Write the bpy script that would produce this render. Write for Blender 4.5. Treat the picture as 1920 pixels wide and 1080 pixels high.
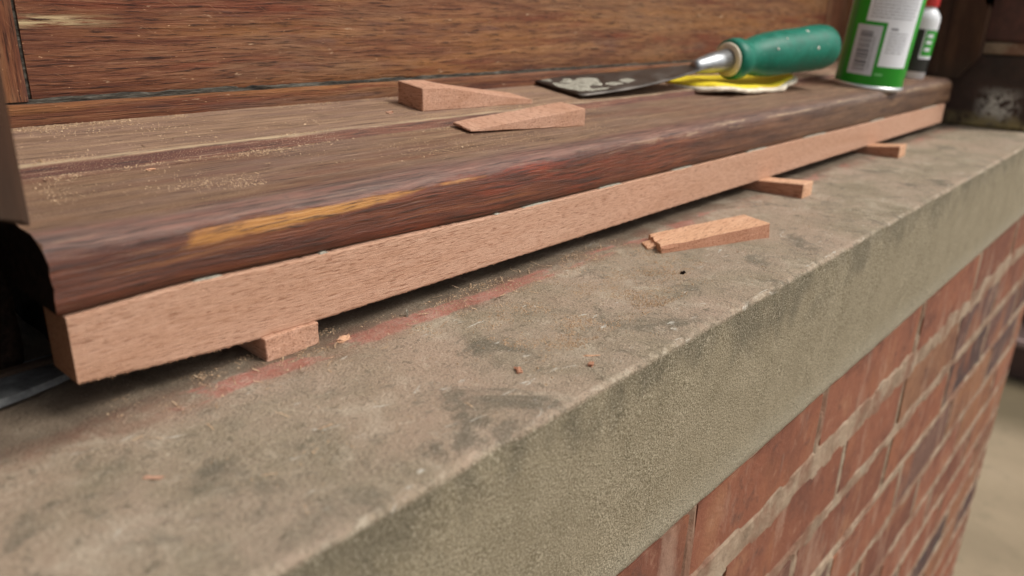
import bpy, bmesh, math, random
from mathutils import Vector, Matrix, noise
random.seed(7)
sc = bpy.context.scene
for o in list(bpy.data.objects): bpy.data.objects.remove(o)
COL = sc.collection

# ------------------------------------------------------------------ camera, sky, sun, exposure
cam = bpy.data.cameras.new('camera'); camo = bpy.data.objects.new('camera', cam); COL.objects.link(camo)
cam.sensor_width = 36; cam.lens = 27.06; cam.clip_start = 0.01; cam.clip_end = 500
camo.matrix_world = Matrix(((.66463, .23936, -.70779, 0), (-.74672, .24594, -.61800, -.158), (.02615, .93926, .34220, .145), (0, 0, 0, 1)))
cam.dof.use_dof = True; cam.dof.focus_distance = .405; cam.dof.aperture_fstop = 7.6
sc.camera = camo
SUN_EL, SUN_AZ = 52, 148        # azimuth: degrees clockwise from +Y
w = bpy.data.worlds.new('World'); sc.world = w; w.use_nodes = True
wt = w.node_tree; bg = wt.nodes['Background']
sky = wt.nodes.new('ShaderNodeTexSky'); sky.sky_type = 'NISHITA'; sky.sun_disc = False
sky.sun_elevation = math.radians(SUN_EL); sky.sun_rotation = math.radians(SUN_AZ)
sky.air_density = 1.0; sky.dust_density = 4.0; sky.ozone_density = 1.0
hs = wt.nodes.new('ShaderNodeHueSaturation'); hs.inputs['Saturation'].default_value = .12   # overcast: an almost neutral sky
wt.links.new(sky.outputs[0], hs.inputs['Color']); wt.links.new(hs.outputs[0], bg.inputs['Color'])
bg.inputs['Strength'].default_value = .097
sl = bpy.data.lights.new('sun', 'SUN'); so = bpy.data.objects.new('sun', sl); COL.objects.link(so)
sl.energy = 1.5; sl.angle = math.radians(26); sl.color = (1, .94, .86)
az, el = math.radians(SUN_AZ), math.radians(SUN_EL)
to_sun = Vector((math.sin(az)*math.cos(el), math.cos(az)*math.cos(el), math.sin(el)))
so.rotation_euler = to_sun.to_track_quat('Z', 'Y').to_euler()
vs = sc.view_settings; vs.view_transform = 'Standard'; vs.look = 'None'; vs.gamma = 1; vs.exposure = .7
vs.use_curve_mapping = False

# ------------------------------------------------------------------ helpers
def obj(name, me, mat=None, parent=None):
    o = bpy.data.objects.new(name, me); COL.objects.link(o)
    if mat and me and not me.materials: me.materials.append(mat)
    if parent: o.parent = parent
    return o
def tag(o, label=None, cat=None, group=None, kind=None):
    if label: o['label'] = label
    if cat: o['category'] = cat
    if group: o['group'] = group
    if kind: o['kind'] = kind
    return o
def empty(name, loc=(0, 0, 0)):
    o = bpy.data.objects.new(name, None); COL.objects.link(o); o.location = loc; o.empty_display_size = .02; return o
def fin(bm, name, smooth=False):
    bmesh.ops.recalc_face_normals(bm, faces=bm.faces)
    me = bpy.data.meshes.new(name); bm.to_mesh(me); bm.free()
    if smooth:
        for p in me.polygons: p.use_smooth = True
    return me
def nz(x, y, z, s): return noise.noise(Vector((x*s, y*s, z*s)))
def pydata(name, v, f, smooth=False):
    me = bpy.data.meshes.new(name); me.from_pydata(v, [], f); me.update()
    if smooth:
        for p in me.polygons: p.use_smooth = True
    return me
def sweep(name, xs, prof, disp=None, smooth=True, capsplit=True):
    """closed profile (Y,Z) swept along X; UV u = x, v = arc length in metres"""
    n = len(prof); arcs = [0]
    for i in range(1, n+1):
        a, b = prof[i-1], prof[i % n]; arcs.append(arcs[-1] + math.hypot(b[0]-a[0], b[1]-a[1]))
    V = []
    for i, x in enumerate(xs):
        for j, (y, z) in enumerate(prof):
            p = Vector((x, y, z))
            if disp: p = p + Vector(disp(x, y, z, arcs[j]))
            V.append(p)
    F = []; UV = []
    for i in range(len(xs)-1):
        for j in range(n):
            k = (j+1) % n
            F.append((i*n+j, (i+1)*n+j, (i+1)*n+k, i*n+k))
            UV += [(xs[i], arcs[j]), (xs[i+1], arcs[j]), (xs[i+1], arcs[j+1]), (xs[i], arcs[j+1])]
    m0 = len(V)
    for idx in (0, len(xs)-1):             # caps with their own vertices
        base = len(V)
        V += [V[idx*n+j].copy() for j in range(n)]
        f = list(range(base, base+n)); F.append(tuple(f if idx else f[::-1]))
        q = [(xs[idx] + p[0], p[1]) for p in prof]; UV += (q if idx else q[::-1])
    me = pydata(name, V, F, smooth)
    uv = me.uv_layers.new(name='UVMap')
    for i, t in enumerate(UV): uv.data[i].uv = t
    bm = bmesh.new(); bm.from_mesh(me)
    caps = [f for f in bm.faces if len(f.verts) > 4]
    for f in caps: f.smooth = False
    bmesh.ops.triangulate(bm, faces=caps)
    bmesh.ops.recalc_face_normals(bm, faces=bm.faces); bm.to_mesh(me); bm.free()
    return me
def hexa(name, c, cuts=5, bev=.0006, jit=.00018, fn=None):
    """six-faced block from 8 corners (bottom ring 0-3, top ring 4-7), subdivided, bevelled and roughened"""
    bm = bmesh.new(); v = [bm.verts.new(p) for p in c]
    for f in ((3, 2, 1, 0), (4, 5, 6, 7), (0, 1, 5, 4), (1, 2, 6, 5), (2, 3, 7, 6), (3, 0, 4, 7)): bm.faces.new([v[i] for i in f])
    if bev: bmesh.ops.bevel(bm, geom=list(bm.edges), offset=bev, segments=1, affect='EDGES')
    if cuts:
        long = [e for e in bm.edges if e.calc_length() > bev*4]
        bmesh.ops.subdivide_edges(bm, edges=long, cuts=cuts, use_grid_fill=True)
    for q in bm.verts:
        p = q.co
        if jit:
            a = noise.noise_vector(p*420); b = noise.noise_vector(p*90); q.co = p + a*jit + b*jit*1.5
        if fn: q.co = Vector(fn(q.co))
    return fin(bm, name)
def box(name, a, b, bev=0, seg=1):
    bm = bmesh.new(); bmesh.ops.create_cube(bm, size=1)
    for v in bm.verts: v.co = Vector([(a[i]+b[i])/2 + v.co[i]*(b[i]-a[i]) for i in range(3)])
    if bev: bmesh.ops.bevel(bm, geom=list(bm.edges), offset=bev, segments=seg, affect='EDGES')
    return fin(bm, name)
def lathe(name, prof, n=48, smooth=True, sx=1, sy=1):
    V = []; F = []
    for r, z in prof:
        for k in range(n):
            a = 2*math.pi*k/n; V.append((r*math.cos(a)*sx, r*math.sin(a)*sy, z))
    m = len(prof)
    for i in range(m-1):
        for k in range(n):
            l = (k+1) % n; F.append((i*n+k, i*n+l, (i+1)*n+l, (i+1)*n+k))
    F.append(tuple(range(n))[::-1]); F.append(tuple((m-1)*n+k for k in range(n)))
    me = pydata(name, V, F, smooth)
    return me
def patch(name, r, a0, a1, z0, z1, n=10, rad=0):
    """curved label patch on a cylinder of radius r, angles in degrees"""
    V = []; F = []; n = max(n, int(abs(a1-a0)/1.8)+1)
    for k in range(n+1):
        a = math.radians(a0+(a1-a0)*k/n)
        for z in (z0, z1):
            for q in (r, r-.00008): V.append((q*math.cos(a), q*math.sin(a), z))
    for k in range(n):
        b = k*4; c = b+4
        F += [(b, c, c+2, b+2), (b+1, b+3, c+3, c+1), (b, b+1, c+1, c), (b+2, c+2, c+3, b+3)]
    F += [(0, 2, 3, 1), (n*4, n*4+1, n*4+3, n*4+2)]
    return pydata(name, V, F)

class N:
    """small node-graph builder"""
    def __init__(s, name, rough=.7, spec=.5):
        s.m = bpy.data.materials.new(name); s.m.use_nodes = True; s.t = s.m.node_tree
        s.b = s.t.nodes['Principled BSDF']; s.b.inputs['Roughness'].default_value = rough
        s.b.inputs['Specular IOR Level'].default_value = spec
    def new(s, k): return s.t.nodes.new(k)
    def put(s, sock, v):
        if isinstance(v, bpy.types.NodeSocket): s.t.links.new(v, sock)
        elif isinstance(v, (tuple, list)) and len(v) == 3 and sock.type == 'RGBA': sock.default_value = (*v, 1)
        else: sock.default_value = v
    def obj(s): return s.new('ShaderNodeTexCoord').outputs['Object']
    def uv(s): return s.new('ShaderNodeTexCoord').outputs['UV']
    def rnd(s): return s.new('ShaderNodeObjectInfo').outputs['Random']
    def sep(s, v):
        n = s.new('ShaderNodeSeparateXYZ'); s.put(n.inputs[0], v); return n.outputs
    def vm(s, op, a, b):
        n = s.new('ShaderNodeVectorMath'); n.operation = op; s.put(n.inputs[0], a); s.put(n.inputs[1], b); return n.outputs[0]
    def ma(s, op, a, b=0., c=0., clamp=False):
        n = s.new('ShaderNodeMath'); n.operation = op; n.use_clamp = clamp
        s.put(n.inputs[0], a); s.put(n.inputs[1], b); s.put(n.inputs[2], c); return n.outputs[0]
    def noi(s, v, scale, det=4, rough=.6, dist=0, col=False):
        n = s.new('ShaderNodeTexNoise'); s.put(n.inputs['Vector'], v); n.inputs['Scale'].default_value = scale
        n.inputs['Detail'].default_value = det; n.inputs['Roughness'].default_value = rough; n.inputs['Distortion'].default_value = dist
        return n.outputs[1 if col else 0]
    def vor(s, v, scale, feat='F1'):
        n = s.new('ShaderNodeTexVoronoi'); s.put(n.inputs['Vector'], v); n.inputs['Scale'].default_value = scale; n.feature = feat
        return n.outputs[0]
    def ramp(s, f, *stops):
        n = s.new('ShaderNodeValToRGB'); s.put(n.inputs[0], f); e = n.color_ramp.elements
        while len(e) < len(stops): e.new(.5)
        for q, (p, c) in zip(e, stops):
            q.position = p; q.color = (*c, 1) if isinstance(c, tuple) else (c, c, c, 1)
        return n.outputs[0]
    def mr(s, v, a, b, c=0., d=1., smooth=False):
        n = s.new('ShaderNodeMapRange'); n.clamp = True
        if smooth: n.interpolation_type = 'SMOOTHSTEP'
        s.put(n.inputs[0], v)
        for i, q in enumerate((a, b, c, d)): s.put(n.inputs[1+i], q)
        return n.outputs[0]
    def band(s, v, a, b, e):      # 1 between a and b, soft edge e
        return s.ma('MULTIPLY', s.mr(v, a-e, a+e), s.mr(v, b-e, b+e, 1., 0.))
    def mix(s, f, a, b, mode='MIX'):
        n = s.new('ShaderNodeMix'); n.data_type = 'RGBA'; n.blend_type = mode
        s.put(n.inputs[0], f); s.put(n.inputs[6], a); s.put(n.inputs[7], b); return n.outputs[2]
    def bump(s, h, dist, strength=1., nrm=None):
        n = s.new('ShaderNodeBump'); s.put(n.inputs['Height'], h); n.inputs['Distance'].default_value = dist
        n.inputs['Strength'].default_value = strength
        if nrm: s.put(n.inputs['Normal'], nrm)
        return n.outputs[0]
    def out(s, col, nrm=None, rough=None):
        s.put(s.b.inputs['Base Color'], col)
        if nrm: s.put(s.b.inputs['Normal'], nrm)
        if rough is not None: s.put(s.b.inputs['Roughness'], rough)
        return s.m
def plain(name, c, rough=.5, metal=0., var=.12, scale=300):
    g = N(name, rough); g.b.inputs['Metallic'].default_value = metal
    n = g.noi(g.obj(), scale, 5)
    d = tuple(x*(1-var) for x in c); l = tuple(min(1, x*(1+var)) for x in c)
    return g.out(g.ramp(n, (.3, d), (.7, l)), g.bump(n, .0002, .4), None)

# ------------------------------------------------------------------ materials
def mat_new_wood(name='freshly_sawn_hardwood', along=(95, 1300, 1300), tint=(.94, .92, .92)):
    g = N(name, .85, .2); p = g.obj()
    big = g.noi(g.vm('MULTIPLY', p, tuple(a*.05 for a in along)), 1, 5, .6, .4)
    fine = g.noi(g.vm('MULTIPLY', p, along), 1, 4, .7, .15)
    pore = g.noi(g.vm('MULTIPLY', p, tuple(a*1.7 for a in along)), 1, 2, .5)
    T = lambda c: tuple(a*b for a, b in zip(c, tint))
    c = g.ramp(big, (.25, T((.475, .270, .170))), (.5, T((.535, .322, .218))), (.75, T((.58, .365, .255))))
    c = g.mix(g.mr(fine, .53, .65, 0., .7), c, T((.345, .170, .098)))
    c = g.mix(g.mr(fine, .45, .30, 0., .5), c, T((.68, .46, .34)))
    c = g.mix(g.mr(pore, .60, .65, 0., .75), c, T((.22, .095, .052)))
    spot = g.noi(p, 170, 3, .6); c = g.mix(g.mr(spot, .62, .74, 0., .4), c, T((.39, .185, .11)))
    fuzz = g.noi(p, 2600, 2, .7)
    c = g.mix(g.mr(fuzz, .60, .72, 0., .45), c, T((.74, .53, .40)))
    h = g.ma('ADD', g.ma('MULTIPLY', fine, .6), g.ma('ADD', g.ma('MULTIPLY', fuzz, .6), g.ma('MULTIPLY', pore, -.5)))
    return g.out(c, g.bump(h, .0008, .8))
NEW = mat_new_wood()
NEWD = mat_new_wood('pinkish_hardwood_offcut', (700, 110, 900), (.97, .93, .93))
NEWB = mat_new_wood('pale_hardwood_offcut', (110, 700, 900), (1.2, 1.17, 1.08))
RED_SHADE = mat_new_wood('shaded_red_hardwood_side', (700, 80, 700), (.80, .66, .60))  # darker tint paints shade on wedge sides; also colours the red crumbs

def grain(g, u, v, su, sv, det=7):
    """anisotropic grain field: returns fibre, streak and slow figure noises"""
    cmb = g.new('ShaderNodeCombineXYZ'); g.put(cmb.inputs[0], u); g.put(cmb.inputs[1], v); base = cmb.outputs[0]
    warp = g.noi(g.vm('MULTIPLY', base, (9, 30, 1)), 1, 3, .5)
    v2 = g.ma('ADD', v, g.ma('MULTIPLY', g.ma('SUBTRACT', warp, .5), .007))
    cmb = g.new('ShaderNodeCombineXYZ'); g.put(cmb.inputs[0], u); g.put(cmb.inputs[1], v2); q = cmb.outputs[0]
    fib = g.noi(g.vm('MULTIPLY', q, (su, sv, 1)), 1, det, .72)
    stk = g.noi(g.vm('MULTIPLY', q, (su*.24, sv*.22, 1)), 1, 6, .7)
    fig = g.noi(g.vm('MULTIPLY', q, (su*.08, sv*.045, 1)), 1, 4, .6)
    return base, fib, stk, fig

def mat_board():
    g = N('weathered_stained_hardwood', .6, .3); s = g.sep(g.uv()); u, v = s[0], s[1]
    base, fib, stk, fig = grain(g, u, v, 44, 760)
    c = g.ramp(stk, (.25, (.040, .014, .009)), (.40, (.105, .036, .019)), (.54, (.175, .072, .036)), (.66, (.235, .118, .062)), (.80, (.33, .19, .105)))
    # redder stain where it is sheltered, sun-bleached ochre further along
    bl = g.ma('MULTIPLY', g.mr(g.ma('ADD', u, g.ma('MULTIPLY', g.ma('SUBTRACT', fig, .5), .9)), .18, .62), .75)
    oc = g.ramp(stk, (.25, (.085, .036, .019)), (.42, (.165, .078, .038)), (.56, (.255, .138, .066)), (.78, (.37, .225, .110)))
    c = g.mix(bl, c, oc)
    am = g.mr(fig, .50, .64, 0., .75); c = g.mix(g.ma('MULTIPLY', am, g.mr(fib, .35, .58)), c, (.34, .165, .05))
    gr = g.mr(g.noi(g.vm('MULTIPLY', base, (5, 30, 1)), 1, 6, .7), .50, .64, 0., .6); c = g.mix(gr, c, (.225, .138, .082))
    pu = g.mr(g.noi(g.vm('MULTIPLY', base, (9, 60, 9)), 1, 5, .65), .56, .66, 0., .55); c = g.mix(pu, c, (.11, .062, .058))
    rd = g.mr(g.noi(g.vm('MULTIPLY', base, (4, 40, 3)), 1, 6, .7), .54, .63, 0., .75); c = g.mix(rd, c, (.15, .036, .016))
    c = g.mix(g.mr(fib, .525, .61, 0., .9), c, (.024, .010, .007))
    c = g.mix(g.mr(fib, .44, .33, 0., .5), c, (.37, .21, .115))
    # pale filler scraped along the grain near the stile
    fl = g.ma('MULTIPLY', g.band(v, .1285, .1335, .0012), g.band(u, .10, .168, .016))
    fl = g.ma('MULTIPLY', fl, g.mr(g.noi(g.vm('MULTIPLY', base, (50, 520, 1)), 1, 5, .7), .42, .54)); c = g.mix(fl, c, (.44, .37, .23))
    # scratches and pale specks
    cr = g.new('ShaderNodeVectorRotate'); cr.rotation_type = 'Z_AXIS'; g.put(cr.inputs['Vector'], base); cr.inputs['Angle'].default_value = .55
    sc_ = g.mr(g.noi(g.vm('MULTIPLY', cr.outputs[0], (34, 1300, 1)), 1, 2, .5), .71, .75, 0., .6); c = g.mix(sc_, c, (.40, .25, .15))
    sp = g.mr(g.noi(g.vm('MULTIPLY', base, (260, 600, 1)), 1, 3, .6), .68, .73); c = g.mix(sp, c, (.50, .33, .20))
    pt = g.mr(g.noi(g.vm('MULTIPLY', base, (60, 190, 7)), 1, 4, .6), .67, .73); c = g.mix(pt, c, (.42, .32, .22))
    c = g.mix(1., c, (1.10, .97, .86), 'MULTIPLY')
    h = g.ma('ADD', fib, g.ma('MULTIPLY', stk, .6))
    return g.out(c, g.bump(h, .0016, .8), g.mr(fib, .3, .7, .45, .8))
BOARD = mat_board()

# section of the old sill (Y, Z): underside, upright front, rounded arris, sloping top, step, upper shelf
sp = [(.1225, .0400), (.1204, .0404), (.1192, .0420), (.1189, .0450), (.1188, .0480), (.1188, .0510), (.1188, .0540), (.1189, .0568), (.1191, .0594), (.1197, .0618), (.1210, .0640), (.1232, .0657), (.1264, .0669), (.1330, .0676)]
NOSE = ((.083, .0402), (.127, .0416), (.19, .0404), (.31, .0379), (.52, .0372), (.70, .0366), (.9, .0353), (1.25, .0341))
def strip_top(x):
    for (a, za), (b, zb) in zip(NOSE[:-1], NOSE[1:]):
        if x <= b: t = max(0, (x-a)/(b-a)); t = t*t*(3-2*t); return za+(zb-za)*t
    return NOSE[-1][1]
NA = 9
sp += [(.142+.006*k, .0682+.0785*.006*k) for k in range(10)]
NG = len(sp)
sp += [(.2005, .0728), (.2018, .0733), (.2026, .0752), (.2033, .0768), (.2048, .0776)]
sp += [(.210+.007*k, .0773+.1*(.008+.007*k)) for k in range(9)]
sp += [(.30, .0868), (.30, .041), (.24, .041), (.18, .041), (.15, .041)]
_a = [0]
for q0, q1 in zip(sp[:-1], sp[1:]): _a.append(_a[-1]+math.hypot(q1[0]-q0[0], q1[1]-q0[1]))
VA, VB, VG, VH = _a[NA]-.0008, _a[NA+4], _a[NG], _a[NG+4]     # arc lengths: arris start, top start, groove, upper shelf

def mat_sill():
    g = N('worn_varnished_hardwood', .5, .45); s = g.sep(g.uv()); u, v = s[0], s[1]
    base, fib, stk, fig = grain(g, u, v, 30, 720)
    wob = g.ma('MULTIPLY', g.ma('SUBTRACT', g.noi(g.vm('MULTIPLY', base, (28, 90, 1)), 1, 5, .7), .5), .016)
    vw = g.ma('ADD', v, wob)
    far = g.mr(u, .38, .85)
    # front of the nose: red brown varnish, browner and drier further along
    front = g.ramp(stk, (.28, (.022, .009, .007)), (.42, (.080, .024, .013)), (.56, (.145, .043, .020)), (.74, (.25, .092, .036)))
    fr2 = g.ramp(stk, (.28, (.045, .020, .013)), (.45, (.10, .050, .028)), (.6, (.165, .090, .050)), (.78, (.25, .155, .092)))
    front = g.mix(far, front, fr2)
    redp = g.ma('MULTIPLY', g.mr(g.noi(g.vm('MULTIPLY', base, (7, 60, 1)), 1, 5, .65), .47, .60), g.band(u, .24, .46, .08))
    front = g.mix(g.ma('MULTIPLY', redp, g.mr(fib, .62, .45, .25, 1.)), front, (.235, .042, .016))
    # weathered top
    top = g.ramp(stk, (.25, (.075, .042, .028)), (.40, (.138, .072, .040)), (.52, (.190, .107, .060)), (.64, (.262, .158, .090)), (.8, (.40, .27, .16)))
    mauve = g.mr(g.noi(g.vm('MULTIPLY', base, (7, 40, 2)), 1, 5, .65), .44, .62, 0., .55); mauve = g.ma('MULTIPLY', mauve, g.mr(u, .3, .75, 1., .2)); top = g.mix(mauve, top, (.19, .118, .096))
    redw = g.mr(g.noi(g.vm('MULTIPLY', base, (6, 55, 5)), 1, 5, .65), .50, .64, 0., .6); top = g.mix(redw, top, (.155, .058, .032))
    # upper, dusty shelf behind the groove
    up = g.ramp(stk, (.25, (.125, .068, .044)), (.42, (.205, .120, .073)), (.56, (.28, .174, .107)), (.8, (.42, .29, .175)))
    upm = g.mr(g.noi(g.vm('MULTIPLY', base, (8, 70, 3)), 1, 5, .65), .46, .60, 0., .55); up = g.mix(upm, up, (.20, .118, .09))
    c = front
    # amber bare wood on the rounded arris, a broad patch that thins out along the sill
    onz = g.noi(g.vm('MULTIPLY', base, (20, 230, 4)), 1, 6, .7); sl_ = g.noi(g.vm('MULTIPLY', base, (30, 60, 8)), 1, 4, .6)
    lowe = g.ma('SUBTRACT', g.mr(u, .165, .26, VA-.0058, VA-.0012), g.ma('MULTIPLY', g.ma('SUBTRACT', sl_, .5), .006))
    vf = g.ma('ADD', v, g.ma('MULTIPLY', g.ma('SUBTRACT', fib, .5), .0030))
    orm = g.ma('MULTIPLY', g.mr(g.ma('SUBTRACT', vf, lowe), -.0006, .0010), g.mr(g.ma('ADD', vf, g.ma('MULTIPLY', wob, .25)), VA-.0001, VA+.0009, 1., 0.))
    along_ = g.ma('MULTIPLY', g.mr(u, .118, .136), g.mr(u, .235, .31, 1., 0.))
    orm = g.ma('MULTIPLY', orm, g.mr(g.ma('ADD', g.ma('MULTIPLY', along_, .55), sl_), .72, .86))
    dull = g.ma('MULTIPLY', g.band(vf, VA-.012, VA-.004, .002), g.ma('MULTIPLY', g.mr(u, .09, .105), g.mr(u, .13, .17, 1., 0.)))
    c = g.mix(g.ma('MULTIPLY', dull, g.mr(stk, .46, .58, 0., .8)), c, (.25, .105, .035))
    mv = g.ma('MULTIPLY', g.mr(vw, VA, VA+.0025), g.mr(u, .25, .6, .9, .25))
    c = g.mix(mv, c, g.mix(g.mr(stk, .35, .62), (.090, .050, .039), (.185, .112, .090)))
    c = g.mix(g.ma('MULTIPLY', mv, g.mr(onz, .48, .60, 0., .8)), c, (.235, .105, .076))
    c = g.mix(g.ma('MULTIPLY', mv, g.mr(onz, .45, .36, 0., .7)), c, (.062, .046, .044))
    c = g.mix(g.ma('MULTIPLY', g.band(vw, VA, VA+.004, .001), g.ma('MULTIPLY', g.mr(onz, .5, .58), g.mr(u, .35, .6))), c, (.36, .25, .15))
    c = g.mix(g.mr(vw, VB-.004, VB+.004), c, top)
    ob = g.ramp(stk, (.3, (.16, .058, .020)), (.45, (.33, .135, .032)), (.58, (.45, .205, .05)), (.75, (.53, .28, .085)))
    orm = g.ma('MULTIPLY', orm, g.mr(fib, .64, .52, .45, 1.))
    c = g.mix(orm, c, ob)
    c = g.mix(g.mr(v, VG, VG+.001), c, up)
    red = g.mix(g.mr(stk, .35, .65), (.075, .024, .016), (.185, .070, .038))
    c = g.mix(g.band(g.ma('ADD', v, g.ma('MULTIPLY', wob, .25)), VG, VH-.0005, .0006), c, red)
    c = g.mix(g.ma('MULTIPLY', g.band(g.ma('ADD', v, g.ma('MULTIPLY', wob, .3)), VH-.0006, VH+.0028, .0012), g.mr(onz, .42, .56, .2, .9)), c, (.43, .32, .20))
    c = g.mix(g.mr(fib, .525, .62, 0., .8), c, (.032, .016, .011))
    c = g.mix(g.ma('MULTIPLY', g.mr(fib, .44, .33, 0., .5), g.mr(v, .01, .03, .25, 1.)), c, (.43, .30, .195))
    # fine pale dust caught on the flats
    dust = g.noi(g.vm('MULTIPLY', base, (1500, 1900, 1)), 1, 2, .6)
    dz = g.mr(g.noi(g.vm('MULTIPLY', base, (14, 40, 6)), 1, 4, .6), .40, .62)
    dm = g.ma('MULTIPLY', g.mr(dust, .58, .68, 0., .75), g.ma('MULTIPLY', dz, g.mr(v, .03, .045)))
    c = g.mix(dm, c, (.56, .41, .27))
    dirt = g.mr(g.noi(g.vm('MULTIPLY', base, (40, 70, 2)), 1, 5, .7), .62, .72, 0., .7)
    c = g.mix(g.ma('MULTIPLY', dirt, g.band(v, VA, VB+.006, .008)), c, (.075, .052, .045))
    h = g.ma('ADD', fib, g.ma('MULTIPLY', stk, .5))
    ro = g.mix(g.mr(vw, VA, VB), g.mr(fib, .3, .7, .30, .55), (.72, .72, .72))
    return g.out(c, g.bump(h, .0012, .7), ro)
SILL = mat_sill()

def mat_endgrain():
    g = N('rotten_end_grain_gap_shade', .95, .1); n = g.noi(g.obj(), 260, 6, .7)
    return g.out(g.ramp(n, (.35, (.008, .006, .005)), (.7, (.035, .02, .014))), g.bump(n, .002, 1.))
ROT = mat_endgrain()  # rot colour taken near black so the gap at the sill end stays dark

def mat_stone():
    g = N('weathered_sandstone', .9, .2); p = g.obj(); s = g.sep(p); X, Y, Z = s[0], s[1], s[2]
    n1 = g.noi(p, 16, 6, .62, .4); n2 = g.noi(g.vm('ADD', p, (3.1, 1.7, .3)), 38, 6, .68, .5); n3 = g.noi(p, 130, 6, .68)
    fine = g.noi(p, 1150, 3, .7); grit = g.noi(p, 520, 4, .7)
    c = g.ramp(n1, (.3, (.21, .172, .108)), (.45, (.288, .230, .154)), (.58, (.34, .260, .182)), (.75, (.375, .280, .202)))
    c = g.mix(g.mr(n2, .52, .66, 0., .7), c, (.215, .178, .122))
    c = g.mix(g.mr(n2, .46, .32, 0., .75), c, (.45, .38, .275))
    c = g.mix(g.mr(g.noi(g.vm('ADD', p, (0, 4, 2)), 9, 5, .6), .48, .64, 0., .55), c, (.40, .28, .195))
    c = g.mix(g.mr(n3, .56, .68, 0., .7), c, (.13, .108, .072))
    c = g.mix(g.mr(n3, .42, .31, 0., .55), c, (.47, .395, .285))
    # damp grey blotches on top
    bl = g.mr(g.noi(g.vm('ADD', p, (7, 2, 5)), 24, 6, .70, .5), .545, .64, 0., .72); c = g.mix(bl, c, (.115, .102, .072))
    b2 = g.mr(g.noi(g.vm('ADD', p, (1, 9, 5)), 70, 5, .70, .5), .60, .68, 0., .5); c = g.mix(b2, c, (.145, .128, .09))
    c = g.mix(g.mr(grit, .57, .68, 0., .5), c, (.125, .104, .066)); c = g.mix(g.mr(grit, .42, .32, 0., .4), c, (.46, .39, .27))
    c = g.mix(g.mr(fine, .55, .66, 0., .7), c, (.085, .070, .045))
    c = g.mix(g.mr(fine, .43, .33, 0., .6), c, (.56, .48, .35))
    # pale lime smears
    sm = g.noi(g.vm('MULTIPLY', p, (40, 130, 60)), 1, 5, .68, 1.2); c = g.mix(g.mr(sm, .635, .69, 0., .75), c, (.55, .52, .43))
    # front face: soot blotches under the arris, paler and greener at the foot
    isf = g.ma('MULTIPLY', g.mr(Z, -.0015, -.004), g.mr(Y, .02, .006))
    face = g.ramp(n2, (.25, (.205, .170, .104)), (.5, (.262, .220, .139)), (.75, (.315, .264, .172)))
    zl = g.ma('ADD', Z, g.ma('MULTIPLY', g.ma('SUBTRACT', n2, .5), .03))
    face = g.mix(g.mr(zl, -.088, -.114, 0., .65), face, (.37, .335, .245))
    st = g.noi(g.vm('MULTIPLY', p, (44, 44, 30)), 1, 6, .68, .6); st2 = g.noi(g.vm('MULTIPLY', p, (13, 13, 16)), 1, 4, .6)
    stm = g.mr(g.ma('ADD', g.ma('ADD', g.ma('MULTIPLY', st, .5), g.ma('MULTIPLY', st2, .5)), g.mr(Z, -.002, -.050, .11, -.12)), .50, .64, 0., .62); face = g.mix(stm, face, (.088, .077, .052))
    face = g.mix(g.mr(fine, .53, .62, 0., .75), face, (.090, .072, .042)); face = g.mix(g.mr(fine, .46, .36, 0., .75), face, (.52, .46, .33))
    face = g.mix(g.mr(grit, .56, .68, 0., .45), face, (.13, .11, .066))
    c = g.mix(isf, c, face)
    # freshly chipped pale spots on the arris
    ar = g.ma('MULTIPLY', g.band(Y, -.006, .0022, .0012), g.mr(Z, -.0034, -.0014))
    arn = g.noi(g.vm('MULTIPLY', p, (48, 90, 90)), 1, 6, .75); c = g.mix(g.ma('MULTIPLY', ar, g.mr(arn, .53, .66, .0, .9)), c, (.54, .47, .35))
    # red oxide paint where the old moulding stood, brown dirt behind it
    wob = g.ma('MULTIPLY', g.ma('SUBTRACT', g.noi(g.vm('MULTIPLY', p, (20, 20, 0)), 1, 6, .74), .5), .018)
    yw = g.ma('ADD', Y, wob)
    dirt = g.ma('MULTIPLY', g.mr(yw, .104, .116), g.mr(n2, .25, .6, .5, .9)); c = g.mix(dirt, c, (.105, .078, .052))
    lb = g.noi(g.vm('MULTIPLY', p, (24, 60, 1)), 1, 6, .72)
    lp = g.ma('ADD', g.ma('MULTIPLY', g.band(X, .132, .166, .012), .14), g.ma('MULTIPLY', g.band(X, .205, .275, .02), .13))
    lp = g.ma('SUBTRACT', lp, g.mr(X, .125, .10, 0., .12))
    lp = g.ma('ADD', lp, g.ma('MULTIPLY', g.band(X, .13, .40, .02), .055))
    lm = g.ma('MULTIPLY', g.band(yw, .1010, .1130, .0010), g.mr(g.ma('ADD', lb, lp), .525, .575))
    lm = g.ma('MULTIPLY', lm, g.mr(g.ma('ADD', grit, n3), .85, 1.12, 1., .5))
    lc = g.mix(g.mr(n3, .35, .65), (.33, .115, .080), (.52, .235, .180)); c = g.mix(g.ma('MULTIPLY', lm, .9), c, lc)
    lf = g.ma('MULTIPLY', g.band(yw, .098, .118, .004), .4); c = g.mix(g.ma('MULTIPLY', lf, g.mr(n2, .4, .6)), c, (.22, .095, .060))
    c = g.mix(1., c, (1.05, 1.05, 1.10), 'MULTIPLY')
    h = g.ma('ADD', g.ma('MULTIPLY', grit, .6), g.ma('ADD', g.ma('MULTIPLY', fine, .6), g.ma('MULTIPLY', n3, .9)))
    return g.out(c, g.bump(h, .0017, .9))
STONE = mat_stone()

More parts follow.
